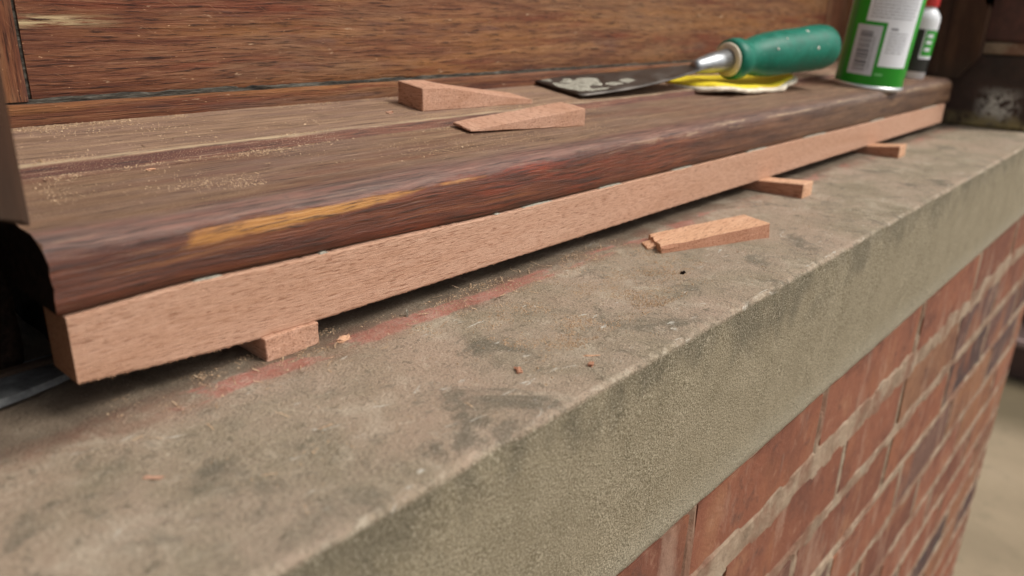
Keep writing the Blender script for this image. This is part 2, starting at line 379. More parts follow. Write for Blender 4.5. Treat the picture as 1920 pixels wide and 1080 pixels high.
def mat_brick():
    g = N('old_red_brick', .9, .2); r = g.rnd(); p = g.obj()
    q = g.vm('ADD', p, g.vm('MULTIPLY', r, (13., 29., 17.))) if False else p
    off = g.new('ShaderNodeCombineXYZ'); g.put(off.inputs[0], g.ma('MULTIPLY', r, 31.)); g.put(off.inputs[1], g.ma('MULTIPLY', r, 17.)); q = g.vm('ADD', p, off.outputs[0])
    n1 = g.noi(q, 14, 6, .65, .4); n2 = g.noi(q, 60, 6, .68); fi = g.noi(q, 500, 4, .7)
    c = g.ramp(r, (0., (.155, .062, .040)), (.3, (.215, .082, .048)), (.50, (.235, .094, .056)), (.64, (.225, .108, .056)), (.76, (.125, .072, .060)), (1., (.050, .036, .036)))
    c = g.mix(g.mr(n1, .5, .66, 0., .75), c, (.11, .046, .033))
    c = g.mix(g.mr(n1, .44, .30, 0., .6), c, (.31, .155, .085))
    c = g.mix(g.mr(g.noi(g.vm('ADD', q, (5, 5, 5)), 9, 5, .6), .52, .64, 0., .6), c, (.26, .105, .055))
    c = g.mix(g.mr(n2, .56, .68, 0., .65), c, (.075, .042, .034))
    c = g.mix(g.mr(n2, .42, .30, 0., .5), c, (.34, .19, .125))
    sm = g.mr(g.noi(g.vm('MULTIPLY', q, (24, 24, 7)), 1, 6, .7), .54, .66, 0., .6); c = g.mix(sm, c, (.33, .215, .155))
    c = g.mix(g.mr(fi, .58, .7, 0., .4), c, (.09, .04, .026))
    return g.out(c, g.bump(g.ma('ADD', n2, g.ma('MULTIPLY', fi, .4)), .0018, .8))
BRICK = mat_brick()
def mat_mortar():
    g = N('lime_mortar', .95, .15); p = g.obj(); n1 = g.noi(p, 22, 6, .65); n2 = g.noi(p, 140, 6, .7)
    c = g.ramp(n1, (.3, (.15, .10, .070)), (.45, (.27, .195, .135)), (.58, (.345, .26, .185)), (.72, (.27, .235, .175)))
    c = g.mix(g.mr(n2, .55, .7, 0., .6), c, (.20, .155, .11)); n4 = g.noi(g.vm('ADD', p, (4, 0, 8)), 11, 5, .65); c = g.mix(g.mr(n4, .48, .58, 0., .8), c, (.19, .092, .060))
    return g.out(c, g.bump(n2, .002, .9))
MORTAR = mat_mortar()
def mat_ground():
    g = N('worn_concrete', .9, .2); p = g.obj(); n1 = g.noi(p, 2.2, 6, .6, .4); n2 = g.noi(p, 16, 6, .65); n3 = g.noi(p, 160, 4, .7)
    c = g.ramp(n1, (.3, (.19, .148, .095)), (.6, (.27, .208, .135)), (.8, (.31, .238, .16)))
    c = g.mix(g.mr(n2, .55, .7, 0., .5), c, (.17, .14, .09)); c = g.mix(g.mr(n3, .55, .7, 0., .4), c, (.16, .13, .09))
    s = g.sep(p); dm = g.ma('MULTIPLY', g.mr(g.ma('ADD', s[0], g.ma('MULTIPLY', n1, .35)), 2.95, 3.1), g.mr(s[0], 3.6, 3.9, 1., 0.)); c = g.mix(g.ma('MULTIPLY', dm, .8), c, (.085, .066, .036))  # shade in front of the steps painted into the concrete colour
    return g.out(c, g.bump(n2, .004, .6))
def mat_pier():
    g = N('dark_brown_painted_stone', .6, .4); p = g.obj(); n1 = g.noi(p, 30, 6, .65); n2 = g.noi(p, 110, 6, .7)
    c = g.ramp(n1, (.3, (.022, .013, .010)), (.7, (.055, .028, .021)))
    c = g.mix(g.mr(n2, .58, .7, 0., .5), c, (.10, .05, .04))
    s = g.sep(p)
    fl = g.ma('MULTIPLY', g.band(s[2], .012, .050, .010), g.band(s[1], .045, .085, .012))
    fl = g.ma('MULTIPLY', fl, g.mr(g.noi(p, 85, 5, .65, .8), .42, .50)); c = g.mix(fl, c, (.46, .44, .40))
    gr = g.ma('MULTIPLY', g.band(s[2], -.01, .016, .008), g.mr(n1, .42, .56)); c = g.mix(gr, c, (.24, .19, .085))
    return g.out(c, g.bump(n2, .0015, .8), g.mr(n2, .3, .7, .45, .75))
PIER = mat_pier()

# ------------------------------------------------------------------ the setting
bm = bmesh.new(); bmesh.ops.create_grid(bm, x_segments=8, y_segments=8, size=60)
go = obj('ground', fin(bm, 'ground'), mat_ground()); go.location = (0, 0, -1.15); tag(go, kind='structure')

# brick wall below the stone sill: mortar core and every brick
wall = empty('brick_wall', (0, 0, -1.15)); tag(wall, 'red brick wall with pale smeared mortar joints under the stone sill', 'wall')
WX0, WX1 = -.36, 1.62
def wpart(name, me, mat):
    o = obj(name, me, mat, wall); o.location = (0, 0, 1.15); return o
J = {0: [-.36, -.13, .095, .345, .546, .803, 1.043, 1.27, 1.49, 1.62],
     1: [-.36, -.25, -.05, .17, .395, .622, .787, 1.01, 1.235, 1.46, 1.62],
     2: [-.36, -.14, .09, .315, .541, .789, 1.02, 1.24, 1.46, 1.62]}
rb = random.Random(3)
for c in range(3, 14):
    l = [-.36]; x = -.36+(.11 if c % 2 else .225)
    while x < 1.56: l.append(x+rb.uniform(-.008, .008)); x += .2255
    J[c] = l+[1.62]
def mortar_y(x, z):
    """mortar surface: flush or smeared just proud in the joints, hidden behind the bricks elsewhere"""
    n = nz(x, 0, z, 34)+.5*nz(x, 3, z, 90); y = .0044-.0008*n
    c = int((-.1150-z)/.0736); c = max(0, min(13, c))
    best = 9
    for k in (c-1, c, c+1):
        if k < 0: continue
        zb = -.1150-.0736*(k+1)+.005; hw = .0125 if k == 0 else .0058+.0018*math.sin(k*2.3)
        best = min(best, abs(z-zb+.002*nz(x, k, 2, 12))-hw-.0060*nz(x, 9+k, 1, 22)-.0028*nz(x, k, z, 80))
    for xj in J[c]:
        best = min(best, abs(x-xj)-.0030-.0034*nz(xj*9, 7, z, 45)-.002*nz(x, 1, z, 90))
    if best < .004: y = min(y, .0020+.0006*nz(x, 5, z, 60)+max(0, best)*.7)
    return y
nx, nzv = 560, 300
V = []; F = []
for i in range(nx+1):
    x = WX0+.004+(WX1-WX0-.008)*i/nx
    for j in range(nzv+1):
        z = -.1155-(1.15-.1155)*j/nzv
        y = mortar_y(x, z)
        V.append((x, y, z))
for i in range(nx):
    for j in range(nzv):
        a = i*(nzv+1)+j; F.append((a, a+1, a+nzv+2, a+nzv+1))
b0 = len(V)
e = [0, nzv, nx*(nzv+1)+nzv, nx*(nzv+1)]
for k in e: V.append((V[k][0], .22, V[k][2]))
col = [list(range(0, nzv+1)), [i*(nzv+1)+nzv for i in range(nx+1)], [nx*(nzv+1)+j for j in range(nzv, -1, -1)], [i*(nzv+1) for i in range(nx, -1, -1)]]
for s_, cidx in enumerate(col): F.append(tuple(cidx[::-1]+[b0+s_, b0+(s_+1) % 4]))
F.append((b0, b0+1, b0+2, b0+3))
wpart('mortar', pydata('mortar', V, F), MORTAR)
bcache = {}
def brick_mesh(L, h, var):
    key = (round(L, 3), round(h, 4), var)
    if key in bcache: return bcache[key]
    bm = bmesh.new(); bmesh.ops.create_cube(bm, size=1)
    for v in bm.verts: v.co = Vector((v.co.x*L, v.co.y*.102, v.co.z*h))
    bmesh.ops.subdivide_edges(bm, edges=[q for q in bm.edges if abs(q.verts[0].co.x-q.verts[1].co.x) > .01], cuts=5)
    fr = [q for q in bm.edges if all(w_.co.y < 0 for w_ in q.verts) and (len({f.normal.to_tuple(1) for f in q.link_faces}) > 1)]
    bmesh.ops.bevel(bm, geom=fr, offset=.0035, segments=2, affect='EDGES')
    for v in bm.verts:
        q = v.co+Vector((var*3.7, var*1.3, var*2.1)); v.co += (noise.noise_vector(q*45)*.0024+noise.noise_vector(q*150)*.0007)*Vector((1, .35, 1))
    me = fin(bm, 'brick'); me.materials.append(BRICK); bcache[key] = me; return me
for c in range(14):
    zt = -.1150-c*.0736; zc = zt-.032
    l = J[c]
    for a, b in zip(l[:-1], l[1:]):
        L = b-a-.006
        if L < .04: continue
        o = obj('brick', brick_mesh(round(L/.005)*.005, .0635, rb.randrange(3)), None, wall)
        o.location = ((a+b)/2, .0026+.051+rb.uniform(-.0006, .0006), 1.15+zc+rb.uniform(-.0012, .0012)); o.rotation_euler = (0, rb.uniform(-.006, .006), rb.uniform(-.004, .004))

# stone sill
def xs_var(a, b, fine0, fine1, df, dc):
    r = []; x = a
    while x < b:
        r.append(x); x += df if fine0 <= x <= fine1 else dc
    r.append(b); return r
prof = [(.29, 0), (.25, 0), (.2, 0), (.17, 0)]
prof += [(.15-.006*k, 0) for k in range(24)]
prof += [(.0085-.0016*k, 0) for k in range(4)]
for k in range(7):
    t = math.radians(90*k/6); prof.append((.0026-.0026*math.sin(t), -.0026+.0026*math.cos(t)))
prof += [(0, -.004-.0025*k) for k in range(3)]+[(0, -.0125-.0042*k) for k in range(24)]
prof += [(.0006, -.1125), (.002, -.114), (.02, -.1145), (.2, -.1145), (.29, -.1145)]
def sdisp(x, y, z, v):
    a = .0005*nz(x, y, z, 40)+.0003*nz(x, y, z, 130)
    near = max(0, 1-math.hypot(y, z)/.010)
    ch = max(0, nz(x, 4, 0, 26)-.12)*.0040+max(0, nz(x, 8, 0, 75)-.1)*.0022+max(0, nz(x, 2, 0, 190))*.0011
    wv = .0014*nz(x, 1, 7, 9)*max(0, 1-abs(y)/.05)
    if y > .0025: return (0, ch*near*.5+wv, a-ch*near*.8)
    if z < -.11: return (0, .0006*nz(x, 1, 3, 60), .0012*nz(x, 3, 3, 45))
    return (0, ch*near+wv-a*.8, -ch*near*.9)
st = obj('stone_sill', sweep('stone_sill', xs_var(-.38, 1.66, .04, .62, .0026, .009), prof, sdisp), STONE)
tag(st, 'weathered tan sandstone sill with chipped edge and red paint line, on the bricks', 'stone sill')

# dark painted stone piers at each end of the window, standing on the stone sill
def pier(x0, x1, label):
    t = empty('window_pier', ((x0+x1)/2, .12, -.0005)); tag(t, label, 'pier')
    def put(n, a, b, m, bev=.002):
        o = obj(n, box(n, a, b, bev, 2), m, t); o.location = -t.location; return o
    put('stone_block', (x0, .02, -.0004), (x1, .30, .101), PIER, .004)
    put('mortar_joint', (x0+.002, .0225, .1005), (x1-.002, .298, .1175), MORTAR)
    z = .117
    k = 0
    while z < 1.25:
        put('stone_block', (x0, .02, z), (x1, .30, z+.145), PIER2, .004); z += .145
        put('mortar_joint', (x0+.002, .0225, z-.0005), (x1-.002, .298, z+.0125), MORTAR); z += .012; k += 1
PIER2 = plain('dull_red_brown_painted_stone', (.075, .026, .018), .6, 0, .5, 40)
pier(1.288, 1.62, 'dark brown painted stone pier with flaked white patch beside the tins')
pier(-.36, .018, 'dark brown painted stone pier beside the cut end of the new strip')

# ------------------------------------------------------------------ the window frame
win = empty('window_frame', (.65, .28, .083)); tag(win, 'weathered brown timber window frame with horizontal board above the wooden sill', 'window frame')
def wp(name, me, m, parent=win):
    o = obj(name, me, m, parent); o.location = -win.location if parent is win else (0, 0, 0); return o
def rect(y0, z0, y1, z1, n=6, r=.0015):
    """rounded rectangular profile, front (y0) subdivided"""
    p = [(y0, z0+r+(z1-z0-2*r)*k/n) for k in range(n+1)]
    return [(y0+r*.3, z0+r*.3)]+p+[(y0+r*.3, z1-r*.3), (y0+r, z1), (y1, z1), (y1, z0), (y0+r, z0)]
def wdisp(x, y, z, v): return (0, .0005*nz(x, y, z, 30)+.0003*nz(x*.2, y, z, 300), .0006*nz(x, y, z, 22))
XS = lambda a, b, n: [a+(b-a)*k/n for k in range(n+1)]
prb = rect(.2755, .0955, .31, .30, 24)
def shift_v(me, dz):
    for d in me.uv_layers[0].data: d.uv.y += dz
    return me
mb = sweep('bottom_rail', XS(.1335, 1.15, 200), prb, wdisp); shift_v(mb, .0955-.0015)
wp('bottom_rail', mb, BOARD)
mb = sweep('rail_bead', XS(.055, 1.27, 220), rect(.2705, .0815, .30, .0942, 5, .0018), wdisp)
for d in mb.uv_layers[0].data: d.uv = (d.uv[0]*.9-.25, d.uv[1]*2.0+.25)
wp('rail_bead', mb, BOARD)
# dark gap with old putty between bead and rail
g = N('grey_perished_putty', .9, .2); n = g.noi(g.vm('MULTIPLY', g.obj(), (60, 300, 300)), 1, 5, .7)
PUTTY = g.out(g.ramp(n, (.36, (.020, .019, .017)), (.48, (.055, .048, .038)), (.60, (.115, .105, .085)), (.74, (.25, .25, .23))), g.bump(n, .002, 1))
def pdisp(x, y, z, v):
    k = 1+.7*max(0, 1-abs(x-.19)/.12)
    return (0, .0010*nz(x, y, z, 60)+.0010*nz(x, y, z, 160)-.0004*(k-1), (1 if z > .095 else -1)*(.0007*(k-1)+k*.0008*nz(x, 1, z, 70)+.0006*nz(x, 1, z, 240)))
wp('putty_line', sweep('putty_line', XS(.06, 1.15, 260), rect(.2752, .0932, .29, .0966, 4, .0006), pdisp), PUTTY)
def stile_mesh(x0, x1, y0, y1, z0, z1, uoff):
    """upright member: swept along its length then stood up so the grain runs vertically"""
    me = sweep('stile', XS(z0, z1, 120), rect(y0, x0, y1, x1, 10), lambda x, y, z, v: (0, .0005*nz(x, y, z, 30), .0007*nz(x, y, z, 18)))
    for v in me.vertices: v.co = Vector((v.co.z, v.co.y, v.co.x))
    me.flip_normals()
    for d in me.uv_layers[0].data: d.uv = (d.uv[0]+uoff, d.uv[1]+.3)
    return me
wp('stile', stile_mesh(.02, .132, .2745, .31, .0955, 1.25, -5), BOARD)
wp('stile', stile_mesh(1.151, 1.275, .2745, .31, .0955, 1.25, -8), BOARD)
wp('top_rail', sweep('top_rail', XS(.1335, 1.15, 40), rect(.2755, 1.17, .31, 1.25), wdisp), BOARD)
g = N('window_glass', .05); g.b.inputs['Transmission Weight'].default_value = .9; GLASS = g.out((.7, .75, .74))
wp('pane', box('pane', (.134, .290, .301), (1.1495, .294, 1.169)), GLASS)
# weathered jambs that come down over both ends of the sill
g = N('weathered_jamb_timber', .75, .3); p = g.obj(); n1 = g.noi(g.vm('MULTIPLY', p, (260, 260, 16)), 1, 6, .7); n2 = g.noi(g.vm('MULTIPLY', p, (40, 40, 9)), 1, 5, .6)
c = g.ramp(n2, (.3, (.040, .017, .009)), (.5, (.085, .040, .020)), (.72, (.165, .088, .046)))
c = g.mix(g.mr(n1, .5, .7, 0., .7), c, (.065, .033, .022)); s = g.sep(p)
c = g.mix(g.mr(g.ma('ADD', s[2], g.ma('MULTIPLY', n2, .04)), .125, .085, 0., .55), c, (.075, .060, .046))
c = g.mix(1., c, (.62, .58, .55), 'MULTIPLY')
JAMB = g.out(c, g.bump(n1, .0015, .8))
def jfn(p):
    d = max(0, .2-p.z)
    return p+Vector((0, 0, max(0, .10-p.z)*(nz(p.x, p.y, 0, 70)*.25+nz(p.x, p.y, 3, 160)*.2)))
wp('jamb', hexa('jamb', [(-.1, .10, .078), (.0735, .10, .078), (.0735, .30, .083), (-.1, .30, .083), (-.1, .10, 1.25), (.0735, .10, 1.25), (.0735, .30, 1.25), (-.1, .30, 1.25)], 22, .0022, .0008, jfn), JAMB)
bm = bmesh.new()
pr = [(.30, .085), (.135, .066), (.12, .068), (.098, .098), (.098, .16), (.104, .17), (.104, 1.25), (.30, 1.25)]
for x in (1.262, 1.2885):
    pass
lo_ = [bm.verts.new((1.262, y, z)) for y, z in pr]; hi_ = [bm.verts.new((1.287, y, z)) for y, z in pr]
bm.faces.new(lo_); bm.faces.new(hi_[::-1])
for k in range(len(pr)): l = (k+1) % len(pr); bm.faces.new((lo_[k], hi_[k], hi_[l], lo_[l]))
bmesh.ops.triangulate(bm, faces=[f for f in bm.faces if len(f.verts) > 4])
wp('jamb', fin(bm, 'jamb'), JAMB)
# moulded bead on the right-hand jamb
wp('jamb_bead', box('jamb_bead', (1.252, .145, .0705), (1.2625, .170, 1.25), .003, 2), JAMB)

# ------------------------------------------------------------------ the old wooden sill
def sd(x, y, z, v):
    e = (strip_top(x)+.0006-.0400)*max(0, min(1, (.056-z)/.012)) if z < .056 and y < .16 else 0
    worn = (.0006*nz(x, 2, v*30, 20)+.0003*nz(x*3, y, z, 70)) if v < .03 else (.00035*nz(x*.4, y*4, z, 60)+.0003*nz(x, y, 0, 18))
    br = -.0025*max(0, nz(x, 3, v*40, 55))*max(0, 1-abs(x-.083)/.012)
    return (br*-1, -worn*.6 if v < .03 else 0, e+worn)
ws = obj('wooden_sill', sweep('wooden_sill', xs_var(.0808, 1.246, 0, .6, .0032, .008), sp, sd), SILL)
tag(ws, 'old worn red brown varnished timber sill with rounded nose, below the window frame', 'window sill')
ws.data.materials.append(ROT)
for p_ in ws.data.polygons:
    if abs(p_.normal.x) > .95 and p_.center.x < .09: p_.material_index = 1
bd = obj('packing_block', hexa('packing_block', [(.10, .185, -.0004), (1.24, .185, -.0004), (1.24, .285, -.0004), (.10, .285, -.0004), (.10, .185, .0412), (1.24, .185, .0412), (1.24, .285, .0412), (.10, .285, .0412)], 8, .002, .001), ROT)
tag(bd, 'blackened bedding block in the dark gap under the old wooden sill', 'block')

rf_ = obj('gap_blackout_block', hexa('gap_blackout_block', [(.0185, .176, -.0004), (.084, .178, -.0004), (.084, .29, -.0004), (.0185, .29, -.0004), (.0185, .170, .0790), (.084, .174, .0700), (.084, .29, .0800), (.0185, .29, .0835)], 8, .002, .0012), ROT)  # added black block, hides the lit stone so the end gap looks dark
tag(rf_, 'added black block keeping the gap beside the old sill end dark', 'dark block')
wp('putty_line', box('putty_line', (.1319, .2764, .0968), (.1337, .30, .30), .0003), PUTTY)
# grey membrane and thin timber sliver in the gap at the end of the sill
g = N('grey_bitumen_membrane', .55, .4); n = g.noi(g.obj(), 180, 5, .7); DPC = g.out(g.ramp(n, (.35, (.045, .047, .05)), (.7, (.15, .155, .155))), g.bump(n, .0015, .8))
V = []; F = []
nx_, ny_ = 26, 10
for i in range(nx_+1):
    for j in range(ny_+1):
        x = .020+.10*i/nx_; y0 = .1455+.0062*(x-.064)/.026; y = y0+(.18-y0)*j/ny_
        V.append((x, y+.0005*nz(x, y, 0, 150)*(j == 0), .0032+.0006*nz(x, y, 0, 60)+.002*(1-j/ny_)))
for i in range(nx_):
    for j in range(ny_):
        a = i*(ny_+1)+j; F.append((a, a+ny_+1, a+ny_+2, a+1))
me = pydata('damp_proof_strip', V, F); do = obj('damp_proof_strip', me, DPC); so_ = do.modifiers.new('s', 'SOLIDIFY'); so_.thickness = .003; so_.offset = -1
tag(do, 'dark grey membrane strip poking out beside the cut end of the new strip', 'membrane strip')
sv = obj('timber_sliver', hexa('timber_sliver', [(.021, .166, .0035), (.097, .168, .0035), (.097, .172, .0035), (.021, .172, .0035), (.021, .166, .0052), (.097, .168, .006), (.097, .172, .006), (.021, .172, .0052)], 4, .0004, .0003), JAMB)
tag(sv, 'thin splinter of timber lying on the grey membrane strip', 'splinter')

# ------------------------------------------------------------------ the new timber strip
SY0, SY1 = .1185, .1405
def strip_z(x):
    zb = .0101+.0045*max(0, 1-(x-.083)/.07)**1.3-.0012*(x-.2)
    zt = strip_top(x)+.0003*nz(x, 0, 0, 8)
    return zb, zt
nf = 9
sprof = [(SY0+.0004, 0)]+[(SY0, (k+.25)/(nf+.5)) for k in range(nf+1)]+[(SY0+.0004, 1), (SY0+.0025, 1), (SY1-.004, 1), (SY1, 1), (SY1, .5), (SY1, 0), (SY0+.011, 0), (SY0+.003, 0)]
def strd(x, y, z, v):
    zb, zt = strip_z(x); zz = zb+(zt-zb)*z
    rag = .00045*nz(x, 1, z, 260)+.0003*nz(x, 2, z, 700)
    sk = -.0005*z*(y-SY0)/.02
    end = .0022*(y-SY0)/.022*0
    return (end, .00012*nz(x, y, z*.03, 400)+.0004*nz(x, 0, 0, 7), zz-z+(rag if z in (0, 1) else 0))
stp = obj('timber_strip', sweep('timber_strip', xs_var(.0832, 1.228, 0, .62, .0016, .005), sprof, strd, smooth=False), NEW)
ENDG = mat_new_wood('sawn_end_grain', (900, 500, 700), (.66, .56, .47))
stp.data.materials.append(ENDG)
for p_ in stp.data.polygons:
    if abs(p_.normal.x) > .95: p_.material_index = 1
tag(stp, 'long new pale pinkish hardwood strip propped on wedges under the old sill nose', 'timber strip')
# pale old sealant left along the top edge of the strip
g = N('pale_green_grey_sealant', .6, .4); n = g.noi(g.obj(), 300, 4, .6); SEAL = g.out(g.ramp(n, (.3, (.19, .17, .13)), (.7, (.36, .33, .26))), g.bump(n, .001, .8))
rs = random.Random(5)
for x0, x1, h in ((.130, .142, .0008), (.188, .1925, .0013), (.302, .3065, .0013), (.325, .352, .0008), (.40, .425, .0012), (.49, .52, .0015), (.61, .65, .0012), (.73, .79, .002), (.92, .97, .0026), (1.12, 1.19, .002)):
    m_ = max(8, int((x1-x0)/.0025)); V = []; F = []
    for i in range(m_+1):
        x = x0+(x1-x0)*i/m_; zt = strip_z(x)[1]; t = abs(math.sin(math.pi*i/m_))**.5; hh = h*t*(.55+.8*abs(nz(x, h*1000, 0, 160)))+.0001
        yy = SY0+.0006*nz(x, 3, 0, 120)
        V += [(x, yy+.0006, zt-.0004), (x, yy+.0009, zt+hh*.55), (x, yy+.0035, zt+hh), (x, yy+.006, zt-.0005)]
    for i in range(m_):
        for j in range(4): a = i*4+j; b = i*4+(j+1) % 4; F.append((a, b, b+4, a+4))
    F += [(0, 3, 2, 1), (m_*4, m_*4+1, m_*4+2, m_*4+3)]
    obj('sealant_smear', pydata('sealant_smear', V, F, True), SEAL, stp)
# ragged saw fringe along the lower edge
V = []; F = []
for k in range(420):
    x = .0835+(rs.random()**1.5)*.9; zb = strip_z(x)[0]; L = rs.uniform(.0002, .0007)*(3.0 if rs.random() < .05 else 1); w_ = rs.uniform(.00008, .0002)
    y = SY0-.0001+rs.uniform(0, .0012); dx, dy = rs.uniform(-.7, .7)*L, -rs.uniform(0, .6)*L; b = len(V)
    V += [(x-w_, y, zb+.0006), (x+w_, y, zb+.0006), (x, y+w_*2, zb+.0006), (x+dx, y+dy, zb-L*.8)]
    F += [(b, b+1, b+3), (b+1, b+2, b+3), (b+2, b, b+3)]
fr = obj('saw_fringe', pydata('saw_fringe', V, F), NEWB, stp); tag(fr, kind='stuff')

# ------------------------------------------------------------------ wedges
def put_wedge(corners, mat, label, cuts=6, bev=.0005, jit=.0002, fn=None, side=None):
    o = obj('wedge', hexa('wedge', corners, cuts, bev, jit, fn), mat)
    if side:
        o.data.materials.append(side)
        for p_ in o.data.polygons:
            if p_.normal.x < -.8: p_.material_index = 1  # left-facing sides get their shade from the darker material
    return tag(o, label, 'wedge', 'hardwood packing wedges')
def local(o_, d, w, h0, h1, L, W, z0=lambda x, y: -.0003):
    """wedge corners: start o_, direction d along length, w across; heights h0 at start, h1 at end"""
    d = Vector((*d, 0)).normalized(); w = Vector((*w, 0)).normalized(); o_ = Vector((*o_, 0)); r = []
    pts = [(o_, h0), (o_+d*L, h1), (o_+d*L+w*W, h1), (o_+w*W, h0)]
    for q, h in pts: r.append(Vector((q.x, q.y, z0(q.x, q.y))))
    for q, h in pts: r.append(Vector((q.x, q.y, z0(q.x, q.y)+h)))
    return r
# under the strip near its cut end
put_wedge([(.1558, .1152, -.0004), (.1828, .1166, -.0004), (.1835, .178, -.0004), (.1570, .178, -.0004), (.1552, .1150, .0108), (.1828, .1164, .0104), (.1835, .178, .0065), (.1568, .178, .0065)],
          NEWD, 'small rough sawn wedge under the strip beside its cut end', 9, .0004, .00032)
put_wedge(local((.6385, .0785), (0, 1), (1, .03), .0128, .0066, .085, .0215), NEWB, 'wedge under the middle of the strip with end jutting over stone', 5, .0006, .0002, None, RED_SHADE)
put_wedge(local((.9165, .0833), (.03, 1), (1, .02), .0136, .0048, .075, .026), NEWB, 'wedge under the strip nearest the pier, end jutting over the stone', 5, .0006, .0002, None, RED_SHADE)
# loose on the stone
def fnC(p):
    t = ((p.x-.416)*.936-(p.y-.08)*.351)
    if t < .012 and p.z > .002: p = p+Vector((.0016*nz(p.x, p.y, 0, 260), .001*nz(p.y, p.z, 0, 300), .0012*nz(p.x, p.y, 0, 330)))
    return p
free = put_wedge([(.4158, .0797, -.0003), (.5038, .0470, -.0003), (.5128, .0712, -.0003), (.4372, .1030, -.0003), (.4154, .0803, .0046), (.5045, .0478, .0102), (.5133, .0716, .0102), (.4377, .1031, .0040)],
                 NEWB, 'loose pale wedge with a splintered tip lying on the bare stone', 10, .0004, .00022, fnC, None)
free.data.materials.append(RED_SHADE)
for p_ in free.data.polygons:
    if p_.normal.y < -.8: p_.material_index = 1  # front side shade painted with the darker material
obj('split_tip', hexa('split_tip', local((.4165, .0905), (.0875, -.033), (.66, .75), .0016, .0032, .010, .0135), 4, .0003, .0004), NEWB, free)
# two on the wooden sill
zup = lambda x, y: .0773+.1*(y-.202)-.0002
zlo = lambda x, y: .0682+.0785*(y-.142)-.0002
def fnA(p):
    t = (p.x-.345)/.10; b = zup(p.x, p.y); h = p.z-b
    if h > .001: # sawn top: flat at the thick end then a concave run-out
        prof_ = 1-.02*t if t < .22 else 1-.004-.78*((t-.22)/.78)**.85
        h2 = .0150*prof_; p = Vector((p.x, p.y, b+h2*min(1, h/.0150)))
    return p
A = [Vector(q) for q in ((.3455, .2255, 0), (.446, .2165, 0), (.452, .246, 0), (.3475, .2525, 0))]
cA = [Vector((q.x, q.y, zup(q.x, q.y))) for q in A]+[Vector((q.x, q.y, zup(q.x, q.y)+.0150)) for q in A]
wA = put_wedge(cA, NEWD, 'thick tapered wedge with a chipped corner, on the wooden sill by the frame', 14, .0005, .0002, fnA)
def fnB(p):
    return p
B = [Vector(q) for q in ((.3415, .1775, 0), (.4365, .1605, 0), (.4395, .1845, 0), (.3465, .1985, 0))]
hB = (.0012, .0122, .0122, .0018)
cB = [Vector((q.x, q.y, zlo(q.x, q.y)+(.0016 if i in (0, 3) else 0))) for i, q in enumerate(B)]+[Vector((q.x, q.y, zlo(q.x, q.y)+(.0016 if i in (0, 3) else 0)+hB[i])) for i, q in enumerate(B)]
wB = put_wedge(cB, NEWD, 'thin pointed wedge on the wooden sill, in front of the thicker wedge', 10, .0004, .0002)

# ------------------------------------------------------------------ scraper
kn = empty('scraper', (.715, .199, .0850)); tag(kn, 'filler scraper with green handle and putty smeared steel blade', 'scraper')
def kp(name, me, m): o = obj(name, me, m, kn); o.location = -kn.location; return o
tip = Vector((.508, .2465, .0847)); ferr = Vector((.675, .2086, .0978)); col_ = Vector((.716, .199, .1033)); end = Vector((.862, .166, .1143))
g = N('dull_carbon_steel', .38, .5); g.b.inputs['Metallic'].default_value = .85; n = g.noi(g.obj(), 60, 6, .7); n2 = g.noi(g.vm('MULTIPLY', g.obj(), (60, 900, 900)), 1, 3, .6)
c = g.ramp(n, (.3, (.055, .048, .042)), (.55, (.115, .102, .09)), (.8, (.20, .18, .16))); c = g.mix(g.mr(n2, .6, .7, 0., .4), c, (.08, .07, .06))
STEEL = g.out(c, g.bump(n, .0005, .4), g.mr(n, .3, .7, .3, .6))
d = (ferr-tip).normalized(); wv = Vector((.22, .97, .1)); wv = (wv-d*wv.dot(d)).normalized(); up_ = d.cross(wv).normalized()
L = (ferr-tip).length; V = []; F = []; n_ = 18; m_ = 8
for i in range(n_+1):
    t = i/n_; hw = .0345*(1-t)**.9*(1-.0*t)+.0085 if t > .0 else .036
    hw = .0358-(.0358-.0088)*min(1, t/.97)**1.6
    if t > .9: hw = max(.0062, hw)
    for j in range(m_+1):
        s_ = j/m_*2-1
        q = tip+d*(L*1.06*t)+wv*(hw*s_)+up_*(-.0022*math.sin(math.pi*t)+.0002*nz(t*9, s_*3, 0, 1))
        V.append(q)
for i in range(n_):
    for j in range(m_): a = i*(m_+1)+j; F.append((a, a+1, a+m_+2, a+m_+1))
bl = kp('blade', pydata('blade', V, F, True), STEEL); md = bl.modifiers.new('s', 'SOLIDIFY'); md.thickness = .0011; md.offset = 0
# dried filler lumps on the blade
g = N('dried_grey_filler', .85, .3); n = g.noi(g.obj(), 240, 5, .7); FILL = g.out(g.ramp(n, (.3, (.20, .19, .15)), (.7, (.42, .40, .33))), g.bump(n, .002, .9))
rf = random.Random(11)
def blob(t, s_, L1, L2, h):
    h *= .6
    c0 = tip+d*(L*1.06*t)+wv*(.03*s_)+up_*(-.0022*math.sin(math.pi*t)+.0004); V = []; F = []; k_ = 22; ring = 5
    ang = rf.uniform(-.5, .5)
    for r_ in range(ring+1):
        q = 1-r_/ring
        for k in range(k_):
            a = 2*math.pi*k/k_; rr = q*(1+.45*nz(math.cos(a)*2+t*50, math.sin(a)*2, s_*9, 1)); a2 = a+ang
            V.append(c0+d*(L1*rr*math.cos(a2))+wv*(L2*rr*math.sin(a2))+up_*(h*(1-q**2.2)*(.7+.5*nz(math.cos(a)*3*q, math.sin(a)*3*q, t*30, 1))))
    for r_ in range(ring):
        for k in range(k_): l = (k+1) % k_; F.append((r_*k_+k, r_*k_+l, (r_+1)*k_+l, (r_+1)*k_+k))
    F.append(tuple(ring*k_+k for k in range(k_)))
    kp('filler_smear', pydata('filler_smear', V, F, True), FILL)
